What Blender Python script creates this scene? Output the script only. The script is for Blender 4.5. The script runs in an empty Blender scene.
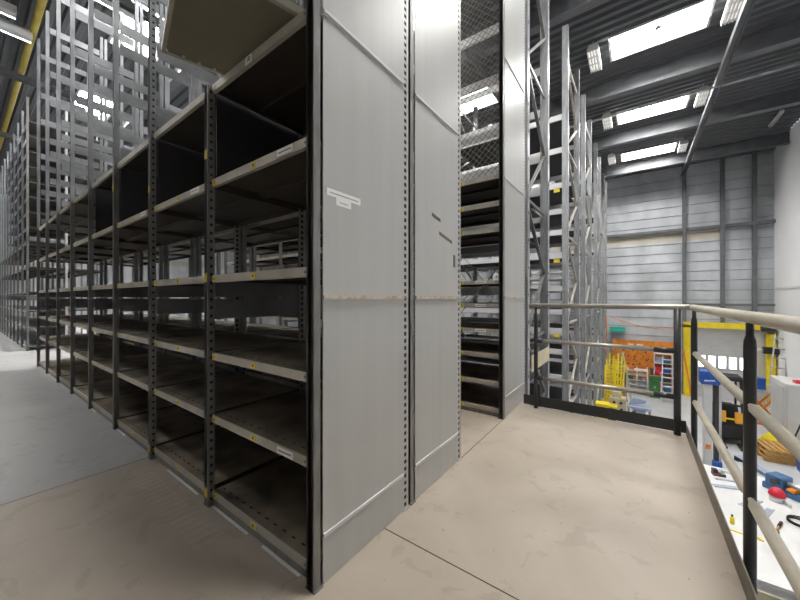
import bpy, math, random
from mathutils import Vector, Matrix
random.seed(7)
S = bpy.context.scene
COL = S.collection
D = bpy.data
PI = math.pi

# ------------------------------------------------------------ camera, light, exposure
EYE = 1.25
cam_d = D.cameras.new('camera'); cam = D.objects.new('camera', cam_d); COL.objects.link(cam)
cam_d.sensor_width = 36.0; cam_d.lens = 324.0 / 800.0 * 36.0; cam_d.shift_y = -2.0 / 800.0
cam_d.clip_start = 0.05; cam_d.clip_end = 200
cam.location = (0, 0, EYE); cam.rotation_euler = (PI / 2, 0, math.radians(36.0))
S.camera = cam
SKYLIGHT_POWER = 14.0
LAMP_POWER = 0.3
AISLE_LAMP_POWER = 42.0
W = D.worlds.new('world'); S.world = W; W.use_nodes = True
W.node_tree.nodes['Background'].inputs[0].default_value = (0.80, 0.88, 1.0, 1)
W.node_tree.nodes['Background'].inputs[1].default_value = 0.6
S.view_settings.view_transform = 'Standard'; S.view_settings.look = 'None'
S.view_settings.gamma = 1.0; S.view_settings.use_curve_mapping = False
S.view_settings.exposure = 1.95
S.cycles.max_bounces = 8; S.cycles.diffuse_bounces = 5

# ------------------------------------------------------------ materials
def mat(name, col, rough=0.5, metal=0.0, var=0.0, scale=6.0, stretch=(1, 1, 1), col2=None, bump=0.0, spec=0.5):
    m = D.materials.new(name); m.use_nodes = True
    nt = m.node_tree; b = nt.nodes['Principled BSDF']
    b.inputs['Roughness'].default_value = rough; b.inputs['Metallic'].default_value = metal
    b.inputs['Specular IOR Level'].default_value = spec
    b.inputs['Base Color'].default_value = (*col, 1)
    if var > 0 or col2:
        tc = nt.nodes.new('ShaderNodeNewGeometry'); mp = nt.nodes.new('ShaderNodeMapping')
        mp.inputs['Scale'].default_value = stretch
        nz = nt.nodes.new('ShaderNodeTexNoise'); nz.inputs['Scale'].default_value = scale; nz.inputs['Detail'].default_value = 6
        rp = nt.nodes.new('ShaderNodeValToRGB')
        c2 = col2 or tuple(max(0, c * (1 - var)) for c in col)
        c1 = col if col2 else tuple(min(1, c * (1 + var)) for c in col)
        rp.color_ramp.elements[0].position = 0.35; rp.color_ramp.elements[1].position = 0.68
        rp.color_ramp.elements[0].color = (*c2, 1); rp.color_ramp.elements[1].color = (*c1, 1)
        L = nt.links
        L.new(tc.outputs['Position'], mp.inputs[0]); L.new(mp.outputs[0], nz.inputs['Vector'])
        L.new(nz.outputs['Fac'], rp.inputs[0]); L.new(rp.outputs[0], b.inputs['Base Color'])
        if bump:
            bp = nt.nodes.new('ShaderNodeBump'); bp.inputs['Strength'].default_value = bump
            L.new(nz.outputs['Fac'], bp.inputs['Height']); L.new(bp.outputs[0], b.inputs['Normal'])
    return m

def emit(name, col, k):
    m = D.materials.new(name); m.use_nodes = True; nt = m.node_tree
    nt.nodes.remove(nt.nodes['Principled BSDF'])
    e = nt.nodes.new('ShaderNodeEmission'); e.inputs[0].default_value = (*col, 1); e.inputs[1].default_value = k
    nt.links.new(e.outputs[0], nt.nodes['Material Output'].inputs[0]); return m

M = {}
M['post'] = mat('rack_post_grey', (0.215, 0.213, 0.205), 0.42, 0.35, 0.18, 9, (3, 3, .6))
M['galv'] = mat('galvanised_steel', (0.43, 0.445, 0.46), 0.36, 0.5, 0.22, 7, (3, 3, .5))
M['panel'] = mat('end_panel_grey', (0.485, 0.485, 0.47), 0.40, 0.15, 0.03, 2, (6, 6, .25))
M['strap'] = mat('rack_strap_grey', (0.17, 0.17, 0.17), 0.45, 0.3, 0.15, 5)
M['galv_dull'] = mat('galvanised_dull', (0.22, 0.23, 0.245), 0.45, 0.35, 0.15, 6)
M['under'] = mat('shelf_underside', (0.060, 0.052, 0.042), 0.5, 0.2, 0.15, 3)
M['amber'] = mat('amber_paint', (0.85, 0.42, 0.03), 0.45, 0, 0.06, 5)
M['shelf'] = mat('shelf_dusty', (0.33, 0.265, 0.18), 0.6, 0.1, 0.0, 4, col2=(0.11, 0.09, 0.065))
M['lip'] = mat('shelf_lip_grey', (0.47, 0.435, 0.365), 0.45, 0.15, 0.12, 8)
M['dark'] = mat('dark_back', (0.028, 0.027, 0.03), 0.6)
M['hole'] = mat('slot_black', (0.012, 0.012, 0.012), 0.8)
M['tray'] = mat('tray_olive_grey', (0.26, 0.245, 0.18), 0.35, 0.2, 0.12, 2)
M['white'] = mat('white_paint', (0.78, 0.78, 0.77), 0.45, 0, 0.04, 3)
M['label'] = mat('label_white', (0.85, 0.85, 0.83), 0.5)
M['ink'] = mat('ink_dark', (0.05, 0.05, 0.05), 0.6)
M['yellow_tag'] = mat('tag_yellow', (0.80, 0.62, 0.05), 0.5)
M['brown_tape'] = mat('old_brown_tape', (0.16, 0.115, 0.08), 0.7, 0, 0.3, 60)
M['rust'] = mat('rust_edge', (0.60, 0.56, 0.50), 0.7, 0, 0, 30, (1, 1, 1), col2=(0.42, 0.33, 0.24))
M['wire'] = mat('mesh_wire', (0.26, 0.24, 0.21), 0.45, 0.6, 0.1)
M['rail_beige'] = mat('rail_worn_beige', (0.56, 0.50, 0.40), 0.38, 0.1, 0.07, 10)
M['rail_dark'] = mat('rail_anthracite', (0.040, 0.042, 0.044), 0.36, 0.2, 0.12, 12)
M['rail_steel'] = mat('rail_grey_steel', (0.42, 0.39, 0.34), 0.3, 0.3, 0.1, 14)
M['toe_dust'] = mat('toe_board_dusty', (0.22, 0.19, 0.15), 0.6, 0.1, 0.15, 10)
M['yellow'] = mat('yellow_paint', (0.85, 0.66, 0.02), 0.45, 0, 0.08, 4)
M['ochre'] = mat('ochre_pipe', (0.40, 0.31, 0.05), 0.5, 0, 0.1, 4)
M['orange'] = mat('orange_board', (0.78, 0.26, 0.03), 0.55, 0, 0.15, 5)
M['red'] = mat('red_paint', (0.62, 0.02, 0.04), 0.35, 0, 0.1, 8)
M['blue'] = mat('blue_paint', (0.02, 0.10, 0.42), 0.4, 0, 0.1, 8)
M['steel_blue'] = mat('blue_grey_casting', (0.05, 0.15, 0.30), 0.42, 0.2, 0.25, 12)
M['green'] = mat('green_crate', (0.05, 0.20, 0.05), 0.5, 0, 0.2, 8)
M['teal'] = mat('teal_plastic', (0.05, 0.45, 0.36), 0.4)
M['black'] = mat('black_machine', (0.018, 0.018, 0.02), 0.45, 0, 0.2, 10)
M['rubber'] = mat('black_rubber', (0.012, 0.012, 0.012), 0.7)
M['beige'] = mat('beige_machine', (0.62, 0.54, 0.36), 0.5, 0, 0.1, 6)
M['bluegrey'] = mat('blue_grey_paint', (0.40, 0.47, 0.62), 0.4, 0.1, 0.12, 6)
M['wood'] = mat('pallet_wood', (0.55, 0.32, 0.10), 0.7, 0, 0.2, 6, (1, 8, 8))
M['plank'] = mat('plank_wood', (0.42, 0.30, 0.18), 0.7, 0, 0.2, 6)
M['alu'] = mat('aluminium', (0.62, 0.63, 0.64), 0.3, 0.6, 0.1, 6)
M['cabinet_white'] = mat('cabinet_light_grey', (0.66, 0.66, 0.66), 0.45, 0, 0.04, 3)
M['olive'] = mat('olive_dull', (0.13, 0.125, 0.08), 0.6, 0, 0.15, 6)
M['girder'] = mat('girder_grey', (0.150, 0.155, 0.165), 0.5, 0.2, 0.12, 4)
M['deck'] = mat('roof_deck_grey', (0.115, 0.120, 0.130), 0.5, 0.2, 0.10, 1.2)
M['glow'] = emit('sky_pane', (1.0, 0.985, 0.955), SKYLIGHT_POWER)
M['tube'] = emit('lamp_tube', (1.0, 0.96, 0.9), LAMP_POWER)
M['tube_lit'] = emit('aisle_lamp_tube', (0.84, 0.92, 1.0), AISLE_LAMP_POWER)
M['door_glow'] = emit('door_daylight', (0.9, 0.96, 1.0), 1.6)
M['hall_white'] = mat('hall_wall_white', (0.82, 0.82, 0.83), 0.6, 0, 0.03, .6)

def floor_mat():
    m = D.materials.new('platform_floor'); m.use_nodes = True; nt = m.node_tree; L = nt.links
    b = nt.nodes['Principled BSDF']; b.inputs['Roughness'].default_value = 0.50
    g = nt.nodes.new('ShaderNodeNewGeometry'); sx = nt.nodes.new('ShaderNodeSeparateXYZ'); L.new(g.outputs['Position'], sx.inputs[0])
    def math_(op, a, bb=None):
        n = nt.nodes.new('ShaderNodeMath'); n.operation = op
        for i, v in enumerate((a, bb)):
            if v is None: continue
            if isinstance(v, (int, float)): n.inputs[i].default_value = v
            else: L.new(v, n.inputs[i])
        return n.outputs[0]
    def noise(sc, det=6, dist=0.0):
        n = nt.nodes.new('ShaderNodeTexNoise'); n.inputs['Scale'].default_value = sc; n.inputs['Detail'].default_value = det
        n.inputs['Distortion'].default_value = dist
        L.new(g.outputs['Position'], n.inputs['Vector']); return n.outputs['Fac']
    def ramp(f, p0, c0, p1, c1):
        r = nt.nodes.new('ShaderNodeValToRGB'); L.new(f, r.inputs[0])
        r.color_ramp.elements[0].position = p0; r.color_ramp.elements[0].color = (*c0, 1)
        r.color_ramp.elements[1].position = p1; r.color_ramp.elements[1].color = (*c1, 1); return r.outputs[0]
    def mix(f, a, c, mode='MIX'):
        n = nt.nodes.new('ShaderNodeMix'); n.data_type = 'RGBA'; n.blend_type = mode
        if isinstance(f, (int, float)): n.inputs[0].default_value = f
        else: L.new(f, n.inputs[0])
        for i, v in ((6, a), (7, c)):
            if isinstance(v, tuple): n.inputs[i].default_value = (*v, 1)
            else: L.new(v, n.inputs[i])
        return n.outputs[2]
    beige = ramp(noise(1.7, 8, 0.6), 0.35, (0.385, 0.325, 0.26), 0.7, (0.465, 0.405, 0.335))
    grey = ramp(noise(1.1, 8, 0.4), 0.35, (0.38, 0.375, 0.37), 0.7, (0.45, 0.445, 0.44))
    far = math_('LESS_THAN', sx.outputs[0], -3.095)
    c = mix(far, beige, grey)
    dirt = math_('MULTIPLY', math_('GREATER_THAN', noise(5.0, 9, 1.2), 0.60), 0.16)
    c = mix(dirt, c, (0.20, 0.16, 0.12))
    spots = math_('MULTIPLY', math_('GREATER_THAN', noise(34, 2), 0.745), 0.55)
    c = mix(spots, c, (0.12, 0.09, 0.06))
    # comb of pale scrape marks in front of the second and third bays
    inx = math_('MULTIPLY', math_('GREATER_THAN', sx.outputs[0], -2.95), math_('LESS_THAN', sx.outputs[0], -1.75))
    iny = math_('MULTIPLY', math_('GREATER_THAN', sx.outputs[1], 0.70), math_('LESS_THAN', sx.outputs[1], 0.845))
    comb = math_('GREATER_THAN', math_('SINE', math_('MULTIPLY', sx.outputs[0], 105.0)), 0.25)
    cm = math_('MULTIPLY', math_('MULTIPLY', inx, iny), math_('MULTIPLY', comb, math_('MULTIPLY', noise(6, 3), 0.38)))
    c = mix(cm, c, (0.62, 0.55, 0.42))
    L.new(c, b.inputs['Base Color'])
    bp = nt.nodes.new('ShaderNodeBump'); bp.inputs['Strength'].default_value = 0.06
    L.new(noise(14, 6), bp.inputs['Height']); L.new(bp.outputs[0], b.inputs['Normal'])
    return m
M['floor'] = floor_mat()
M['hall_floor'] = mat('hall_floor_light', (0.60, 0.61, 0.62), 0.5, 0, 0, 1.5, col2=(0.52, 0.53, 0.545))
M['seam'] = mat('floor_seam_dark', (0.055, 0.045, 0.035), 0.8)

def clad_mat():
    m = D.materials.new('wall_cladding'); m.use_nodes = True; nt = m.node_tree; L = nt.links
    b = nt.nodes['Principled BSDF']; b.inputs['Roughness'].default_value = 0.5; b.inputs['Metallic'].default_value = 0.15
    g = nt.nodes.new('ShaderNodeNewGeometry'); n = nt.nodes.new('ShaderNodeTexNoise'); n.inputs['Scale'].default_value = 0.9; n.inputs['Detail'].default_value = 8
    mp = nt.nodes.new('ShaderNodeMapping'); mp.inputs['Scale'].default_value = (1, 1, 0.6)
    L.new(g.outputs['Position'], mp.inputs[0]); L.new(mp.outputs[0], n.inputs['Vector'])
    r = nt.nodes.new('ShaderNodeValToRGB'); L.new(n.outputs['Fac'], r.inputs[0])
    r.color_ramp.elements[0].position = 0.3; r.color_ramp.elements[0].color = (0.36, 0.38, 0.40, 1)
    r.color_ramp.elements[1].position = 0.62; r.color_ramp.elements[1].color = (0.60, 0.62, 0.645, 1)
    s = nt.nodes.new('ShaderNodeSeparateXYZ'); L.new(g.outputs['Position'], s.inputs[0])
    # the old yellowed joint under the wall rail, between two posts
    def mth(op, a, v):
        k = nt.nodes.new('ShaderNodeMath'); k.operation = op; L.new(a, k.inputs[0])
        if isinstance(v, (int, float)): k.inputs[1].default_value = v
        else: L.new(v, k.inputs[1])
        return k.outputs[0]
    a1 = mth('MULTIPLY', mth('GREATER_THAN', s.outputs[2], 4.0), mth('LESS_THAN', s.outputs[2], 4.42))
    a2 = mth('MULTIPLY', a1, mth('LESS_THAN', s.outputs[0], 3.2))
    a3 = mth('MULTIPLY', a2, 0.5)
    mx = nt.nodes.new('ShaderNodeMix'); mx.data_type = 'RGBA'; L.new(a3, mx.inputs[0]); L.new(r.outputs[0], mx.inputs[6])
    mx.inputs[7].default_value = (0.50, 0.42, 0.22, 1)
    L.new(mx.outputs[2], b.inputs['Base Color']); return m
M['clad'] = clad_mat()

# ------------------------------------------------------------ mesh builder
class MB:
    def __init__(s): s.v = []; s.f = []; s.m = []; s.s = []
    def poly(s, pts, m=0, smooth=False):
        o = len(s.v); s.v += [tuple(p) for p in pts]; s.f.append(tuple(range(o, o + len(pts)))); s.m.append(m); s.s.append(smooth); return s
    def hexa(s, p, m=0):
        o = len(s.v); s.v += [tuple(q) for q in p]
        for f in ((0, 3, 2, 1), (4, 5, 6, 7), (0, 1, 5, 4), (1, 2, 6, 5), (2, 3, 7, 6), (3, 0, 4, 7)):
            s.f.append(tuple(o + i for i in f)); s.m.append(m); s.s.append(False)
        return s
    def box(s, x0, y0, z0, x1, y1, z1, m=0):
        x0, x1 = min(x0, x1), max(x0, x1); y0, y1 = min(y0, y1), max(y0, y1); z0, z1 = min(z0, z1), max(z0, z1)
        return s.hexa([(x0, y0, z0), (x1, y0, z0), (x1, y1, z0), (x0, y1, z0), (x0, y0, z1), (x1, y0, z1), (x1, y1, z1), (x0, y1, z1)], m)
    def bar(s, p, q, w, h, m=0, up=(0, 0, 1)):
        p, q = Vector(p), Vector(q); d = (q - p).normalized(); u = Vector(up)
        if abs(d.dot(u)) > 0.98: u = Vector((1, 0, 0))
        a = d.cross(u).normalized(); b = a.cross(d).normalized(); a *= w / 2; b *= h / 2
        return s.hexa([p - a - b, p + a - b, p + a + b, p - a + b, q - a - b, q + a - b, q + a + b, q - a + b], m)
    def tube(s, pts, r, n=12, m=0, caps=True):
        pts = [Vector(p) for p in pts]; k = len(pts)
        rr = r if isinstance(r, (list, tuple)) else [r] * k
        o = len(s.v); prev = None
        for i, p in enumerate(pts):
            d = (pts[min(i + 1, k - 1)] - pts[max(i - 1, 0)]).normalized()
            if prev is None:
                u = Vector((0, 0, 1)) if abs(d.z) < 0.9 else Vector((1, 0, 0)); a = d.cross(u).normalized()
            else: a = (prev - d * prev.dot(d)).normalized()
            prev = a; b = d.cross(a)
            for j in range(n):
                t = 2 * PI * j / n; s.v.append(tuple(p + (a * math.cos(t) + b * math.sin(t)) * rr[i]))
        for i in range(k - 1):
            for j in range(n):
                j2 = (j + 1) % n
                s.f.append((o + i * n + j, o + i * n + j2, o + (i + 1) * n + j2, o + (i + 1) * n + j)); s.m.append(m); s.s.append(True)
        if caps:
            s.f.append(tuple(o + j for j in reversed(range(n)))); s.m.append(m); s.s.append(False)
            s.f.append(tuple(o + (k - 1) * n + j for j in range(n))); s.m.append(m); s.s.append(False)
        return s
    def prism(s, poly, axis, a, b, m=0):
        """extrude a 2D outline along axis 0/1/2 from a to b"""
        def P(u, v, t):
            return ((t, u, v), (u, t, v), (u, v, t))[axis]
        o = len(s.v); n = len(poly)
        s.v += [P(u, v, a) for u, v in poly] + [P(u, v, b) for u, v in poly]
        s.f.append(tuple(o + i for i in range(n))); s.f.append(tuple(o + n + i for i in reversed(range(n))))
        for i in range(n):
            j = (i + 1) % n; s.f.append((o + i, o + n + i, o + n + j, o + j))
        s.m += [m] * (n + 2); s.s += [False] * (n + 2); return s
    def build(s, name, mats, parent=None, loc=None, kind=None, bevel=0.0):
        me = D.meshes.new(name); me.from_pydata(s.v, [], s.f)
        for x in (mats if isinstance(mats, (list, tuple)) else [mats]): me.materials.append(M[x] if isinstance(x, str) else x)
        me.polygons.foreach_set('material_index', s.m); me.polygons.foreach_set('use_smooth', s.s)
        import bmesh
        bm = bmesh.new(); bm.from_mesh(me); bmesh.ops.recalc_face_normals(bm, faces=bm.faces); bm.to_mesh(me); bm.free()
        o = D.objects.new(name, me); COL.objects.link(o)
        if parent: o.parent = parent
        if loc: o.location = loc
        if kind: o['kind'] = kind
        if bevel:
            b = o.modifiers.new('bevel', 'BEVEL'); b.width = bevel; b.segments = 2; b.limit_method = 'ANGLE'
        return o

def tag(o, label, cat, group=None):
    o['label'] = label; o['category'] = cat
    if group: o['group'] = group
    return o
def thing(name, label, cat, loc=(0, 0, 0), rz=0.0, group=None):
    o = D.objects.new(name, None); COL.objects.link(o); o.location = loc; o.rotation_euler = (0, 0, rz); o.empty_display_size = 0.1
    return tag(o, label, cat, group)
def dup(o, parent=None, loc=None):
    c = o.copy(); COL.objects.link(c)
    if parent: c.parent = parent
    if loc is not None: c.location = loc
    for ch in list(o.children):
        dup(ch, c)
    return c
def struct(name, mb, mats, parent=None, bevel=0.0):
    return mb.build(name, mats, parent, kind='structure', bevel=bevel)

# ------------------------------------------------------------ setting
FL = -3.35; ROOF = 7.7; XR = 4.8; YB = 20.6; XL = -32.0; YF = -7.5
PX = 0.383; PY = 3.90     # edges of the mezzanine platform
b = MB(); b.prism([(XL, YF), (PX, YF), (PX, PY + .05), (-1.02, PY + .05), (-1.08, 4.25), (XL, 4.25)], 2, -0.16, 0.0); struct('floor', b, 'floor')
b = MB()
b.box(-1.1, 1.3705, -0.001, PX, 1.3755, 0.0012); b.box(-1.103, 2.31, -0.001, -1.098, 3.30, 0.0012)
b.box(-3.098, YF, -0.001, -3.094, 0.89, 0.0012); b.box(-0.60, YF, -.001, -0.597, -1.5, 0.0012)
struct('trim_1', b, 'seam')
struct('floor_hall', MB().box(XL, YF, FL - .1, XR, YB, FL), 'hall_floor')
struct('wall_right', MB().box(XR, YF, FL, XR + .2, YB, ROOF), 'hall_white')
b = MB().box(XR - .05, 5, 1.62, XR, YB - .1, 1.70); struct('trim_2', b, 'cabinet_white')
# cladding: horizontal sheets with a small step at each joint
def cladding(x0, x1, y):
    m = MB(); z = FL; h = 0.452
    while z < ROOF:
        z1 = min(z + h, ROOF)
        m.hexa([(x0, y - .03, z), (x1, y - .03, z), (x1, y + .1, z), (x0, y + .1, z), (x0, y, z1 - .02), (x1, y, z1 - .02), (x1, y + .1, z1 - .02), (x0, y + .1, z1 - .02)])
        m.box(x0, y + .03, z1 - .02, x1, y + .1, z1, 1); z = z1
    return m
struct('wall_back', cladding(XL, XR, YB), ['clad', 'girder'])
struct('wall_left', MB().box(XL - .2, YF, FL, XL, YB, ROOF), 'clad')
struct('wall_front', MB().box(XL, YF - .2, FL, XR, YF, ROOF), 'clad')
b = MB()
for x in (-8.6, -6.0, -3.4, 1.89, 3.2, 4.2): b.box(x - .07, YB - .17, FL if x < 3 else .13, x + .07, YB - .03, ROOF)
struct('trim_3', b, 'girder')
b = MB().box(XL, YB - .19, 4.44, XR, YB - .03, 4.58); b.box(XL, YB - .19, ROOF - .12, XR, YB - .03, ROOF)
b.box(1.95, YB - .12, .90, XR, YB - .03, 1.0)
struct('trim_4', b, 'girder')

# roof deck with openings for the skylights
P = 0.25
cols = [(-0.55, 1.40), (-5.65, -3.6), (-10.7, -8.7), (-15.8, -13.8), (-21, -19)]
def rows_for(x0): return [y + (0.75 if x0 < -6 else 0.0) for y in (-6.5, -2.5, 1.5, 5.5, 9.5, 13.5, 17.5)]
b = MB(); ny = int(round((YB + .1 - YF) / P))
for i in range(ny):
    y0 = YF + i * P; y1 = y0 + P; yc = (y0 + y1) / 2
    cuts = sorted([(x0, x1) for (x0, x1) in cols if any(r < yc < r + 1.0 for r in rows_for(x0))])
    xs = []; cur = XL
    for (x0, x1) in cuts: xs.append((cur, x0)); cur = x1
    xs.append((cur, XR))
    prof = [(y0, ROOF), (y0 + .09, ROOF), (y0 + .125, ROOF + .075), (y0 + .215, ROOF + .075), (y1, ROOF)]
    for (a, c) in xs:
        for (p, q) in zip(prof[:-1], prof[1:]):
            b.poly([(a, p[0], p[1]), (c, p[0], p[1]), (c, q[0], q[1]), (a, q[0], q[1])])
b.box(XL, YF, ROOF + .30, XR, YB + .1, ROOF + .35)
struct('ceiling', b, 'deck')
n = 1; frame0 = None
for (x0, x1) in cols:
    for y in rows_for(x0):
        if y < -3 or (x0 < -12 and y > 15) or (y < 0 and x0 > -7): continue
        wd = x1 - x0
        if frame0 is None or abs(frame0[2] - wd) > 1e-3:
            fb = MB()
            fb.box(0, 0, -.04, .05, 1, .22); fb.box(wd - .05, 0, -.04, wd, 1, .22); fb.box(0, 0, -.04, wd, .05, .22); fb.box(0, .95, -.04, wd, 1, .22)
            fb.box(wd / 2 - .012, .05, .17, wd / 2 + .012, .95, .195)
            f = struct('window_%d' % n, fb, 'cabinet_white'); pn = MB().box(.05, .05, .20, wd - .05, .95, .215).build('pane', 'glow', f)
            ch = MB(); ch.bar((wd / 2, .1, .19), (wd / 2, .1, -.16), .015, .015); ch.box(wd / 2 - .06, .08, -.2, wd / 2 + .06, .14, -.15)
            ch.build('opener', 'alu', f); frame0 = (f, pn, wd)
            f.location = (x0, y, ROOF)
        else:
            f = dup(frame0[0], None, (x0, y, ROOF)); f.name = 'window_%d' % n
        n += 1
# steelwork under the roof
def ibeam_x(y): return MB().box(XL, y - .012, 7.22, XR, y + .012, ROOF).box(XL, y - .11, 7.20, XR, y + .11, 7.225).box(XL, y - .11, ROOF - .03, XR, y + .11, ROOF)
k = 5
for y in (-4.0, -.3, 3.6, 7.6, 11.45, 15.15, 18.9):
    struct('trim_%d' % k, ibeam_x(y), 'girder'); k += 1
for x in (1.83, -3.2, -8.25, -13.3, -18.4):
    struct('trim_%d' % k, MB().box(x - .075, YF, 7.12, x + .075, YB, 7.20).box(x - .075, YF, 7.06, x - .06, YB, 7.13).box(x + .06, YF, 7.06, x + .075, YB, 7.13), 'girder'); k += 1

# finned ceiling lamps at the ends of the skylights
lamp0 = None
def ceiling_lamp(x, y, label, z=7.45, lit=False):
    global lamp0
    if lamp0 is None:
        t = thing('ceiling_lamp', label, 'lamp', (x, y, z), 0, 'finned lamps under the roof')
        MB().prism([(-.13, .04), (.13, .04), (.09, .13), (-.09, .13)], 1, -.45, .45).build('housing', 'white', t)
        fb = MB()
        for i in range(5): fb.box(-.13 + i * .061, -.45, -.06, -.114 + i * .061, .45, .05)
        for i in range(4): fb.box(-.13, -.45 + i * .297, -.035, .13, -.44 + i * .297, .03)
        fb.build('louvre', 'white', t)
        for i in range(4): MB().tube([(-.091 + i * .061, -.42, .01), (-.091 + i * .061, .42, .01)], .012, 8).build('tube', 'tube', t)
        h = MB(); h.bar((0, -.35, .14), (0, -.35, .25), .012, .012); h.bar((0, .35, .14), (0, .35, .25), .012, .012); h.build('hanger', 'alu', t)
        lamp0 = t
    else:
        t = dup(lamp0, None, (x, y, z)); t['label'] = label
        if lit:
            for c in t.children:
                if c.name.startswith('tube'):
                    if 'lit' not in M: M['lit'] = c.data.copy(); M['lit'].materials[0] = M['tube_lit']
                    c.data = M['lit']
    return t
ceiling_lamp(-.86, 9.80, 'white finned ceiling lamp at the left end of the largest nearest skylight')
ceiling_lamp(1.69, 9.75, 'white finned ceiling lamp at the right end of the largest nearest skylight')
ceiling_lamp(-.80, 13.56, 'white finned ceiling lamp at the left end of the middle skylight')
ceiling_lamp(1.66, 13.63, 'white finned ceiling lamp at the right end of the middle skylight')
ceiling_lamp(-.86, 17.4, 'white finned ceiling lamp at the left end of the farthest skylight')
ceiling_lamp(1.57, 17.6, 'white finned ceiling lamp at the right end of the farthest skylight')
ceiling_lamp(-8.9, 2.05, 'glowing white ceiling lamp above the tall bare uprights', 7.45, True)
ceiling_lamp(-11.4, .62, 'glowing white ceiling lamp beside the ochre pipe at upper left', 7.3, True)
ceiling_lamp(-10.95, .35, 'glowing white ceiling lamp in the top left corner of the photo', 7.45, True)
ceiling_lamp(-.3, -2.2, 'added unseen ceiling lamp behind the camera over the platform', 7.3, True)  # unseen lamp added to brighten the near shelf fronts
ceiling_lamp(-9.4, -1.6, 'added unseen ceiling lamp over the left aisle before the far shelving block', 7.3, True)  # this and the next are out-of-view fill, added to brighten the left racks
ceiling_lamp(-13.5, -.6, 'added unseen ceiling lamp over the left aisle beside the far shelving block', 7.3, True)
ceiling_lamp(-9.6, 5.2, 'added unseen ceiling lamp over the cross aisle behind the shelving rows', 7.3, True)  # both cross aisle lamps are added fill for the background behind the rows
ceiling_lamp(-9.6, 9.2, 'added unseen ceiling lamp over the cross aisle near the back of the hall', 7.3, True)
t = thing('batten_lamp', 'slim batten lamp under the roof near the white right wall', 'lamp', (4.05, 17.2, 7.55))
MB().box(-.05, -.6, .04, .05, .6, .12).build('housing', 'white', t); MB().tube([(0, -.56, .02), (0, .56, .02)], .02, 8).build('tube', 'alu', t)
tag(MB().tube([(XL + .2, 1.08, 7.45), (4.0, 1.08, 7.45)], .065, 12).build('pipe', 'ochre'), 'ochre yellow pipe running under the roof at upper left', 'pipe')
tag(MB().tube([(-20, 12.45, 7.12), (XR, 12.45, 7.12)], .03, 8).build('conduit', 'alu'), 'thin grey conduit running under the roof beyond the nearest skylight', 'conduit')

# ------------------------------------------------------------ shelving
PITCH = 0.966
def shelf_mesh(w, d, dots=False):
    """tray shelf: origin at its front right top corner, runs to -x and +y"""
    m = MB()
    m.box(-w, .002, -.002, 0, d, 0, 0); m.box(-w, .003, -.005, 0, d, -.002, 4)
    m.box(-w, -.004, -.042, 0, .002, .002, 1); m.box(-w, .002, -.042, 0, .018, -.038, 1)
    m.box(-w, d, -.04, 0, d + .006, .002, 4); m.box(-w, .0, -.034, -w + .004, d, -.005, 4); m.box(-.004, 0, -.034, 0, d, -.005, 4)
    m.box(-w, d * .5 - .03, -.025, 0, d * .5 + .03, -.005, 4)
    k = 12
    for i in range(k):
        x = -w * (i + .5) / k
        m.box(x - .012, .045, -.001, x + .012, .053, .0012, 2)
    for x in (-.035, -w + .035): m.box(x - .006, -.0055, -.026, x + .006, -.0035, -.014, 3)
    return m
def ladder_face(m, x, y0, y1, z0, z1, t=.003, pitch=.042, hole=.024, k=0):
    """perforated strip in a plane of constant x"""
    w = (y1 - y0); a, c = y0 + w * .28, y1 - w * .28; m.box(x - .007, y0, z0, x - .005, y1, z1, 1)
    m.box(x - t, y0, z0, x, a, z1, k); m.box(x - t, c, z0, x, y1, z1, k)
    z = z0
    while z < z1:
        m.box(x - t, a, z, x, c, min(z + pitch - hole, z1), k); z += pitch
def rack_post(m, x, y, sgn, z1, holes=True, w=.043, z0=0, k=0):
    """angle section: front flange facing sgn*-y, side flange perforated"""
    m.box(x - w / 2, y, z0, x + w / 2, y + sgn * .004, z1, k)
    m.box(x - .014, y, z0, x + .014, y + sgn * .035, z1, k)
    if holes:
        m.box(x - w / 2, y, z0, x - w / 2 + .004, y + sgn * .022, z1, k)
        y0, y1 = sorted((y + sgn * .004, y + sgn * (.058 if sgn < 0 else .040)))
        if sgn < 0: ladder_face(m, x + w / 2, y0, y1, z0, z1)
        else: ladder_face(m, x + w / 2, y0, y1, z0, z1, .003, .05, .017, k)
    else:
        m.box(x - w / 2, y, z0, x - w / 2 + .004, y + sgn * .04, z1, k); m.box(x + w / 2 - .004, y, z0, x + w / 2, y + sgn * .04, z1, k)
    if z0 == 0: m.box(x - w / 2 - .01, min(y, y + sgn * .05), 0, x + w / 2 + .01, max(y, y + sgn * .05), .006)

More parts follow.
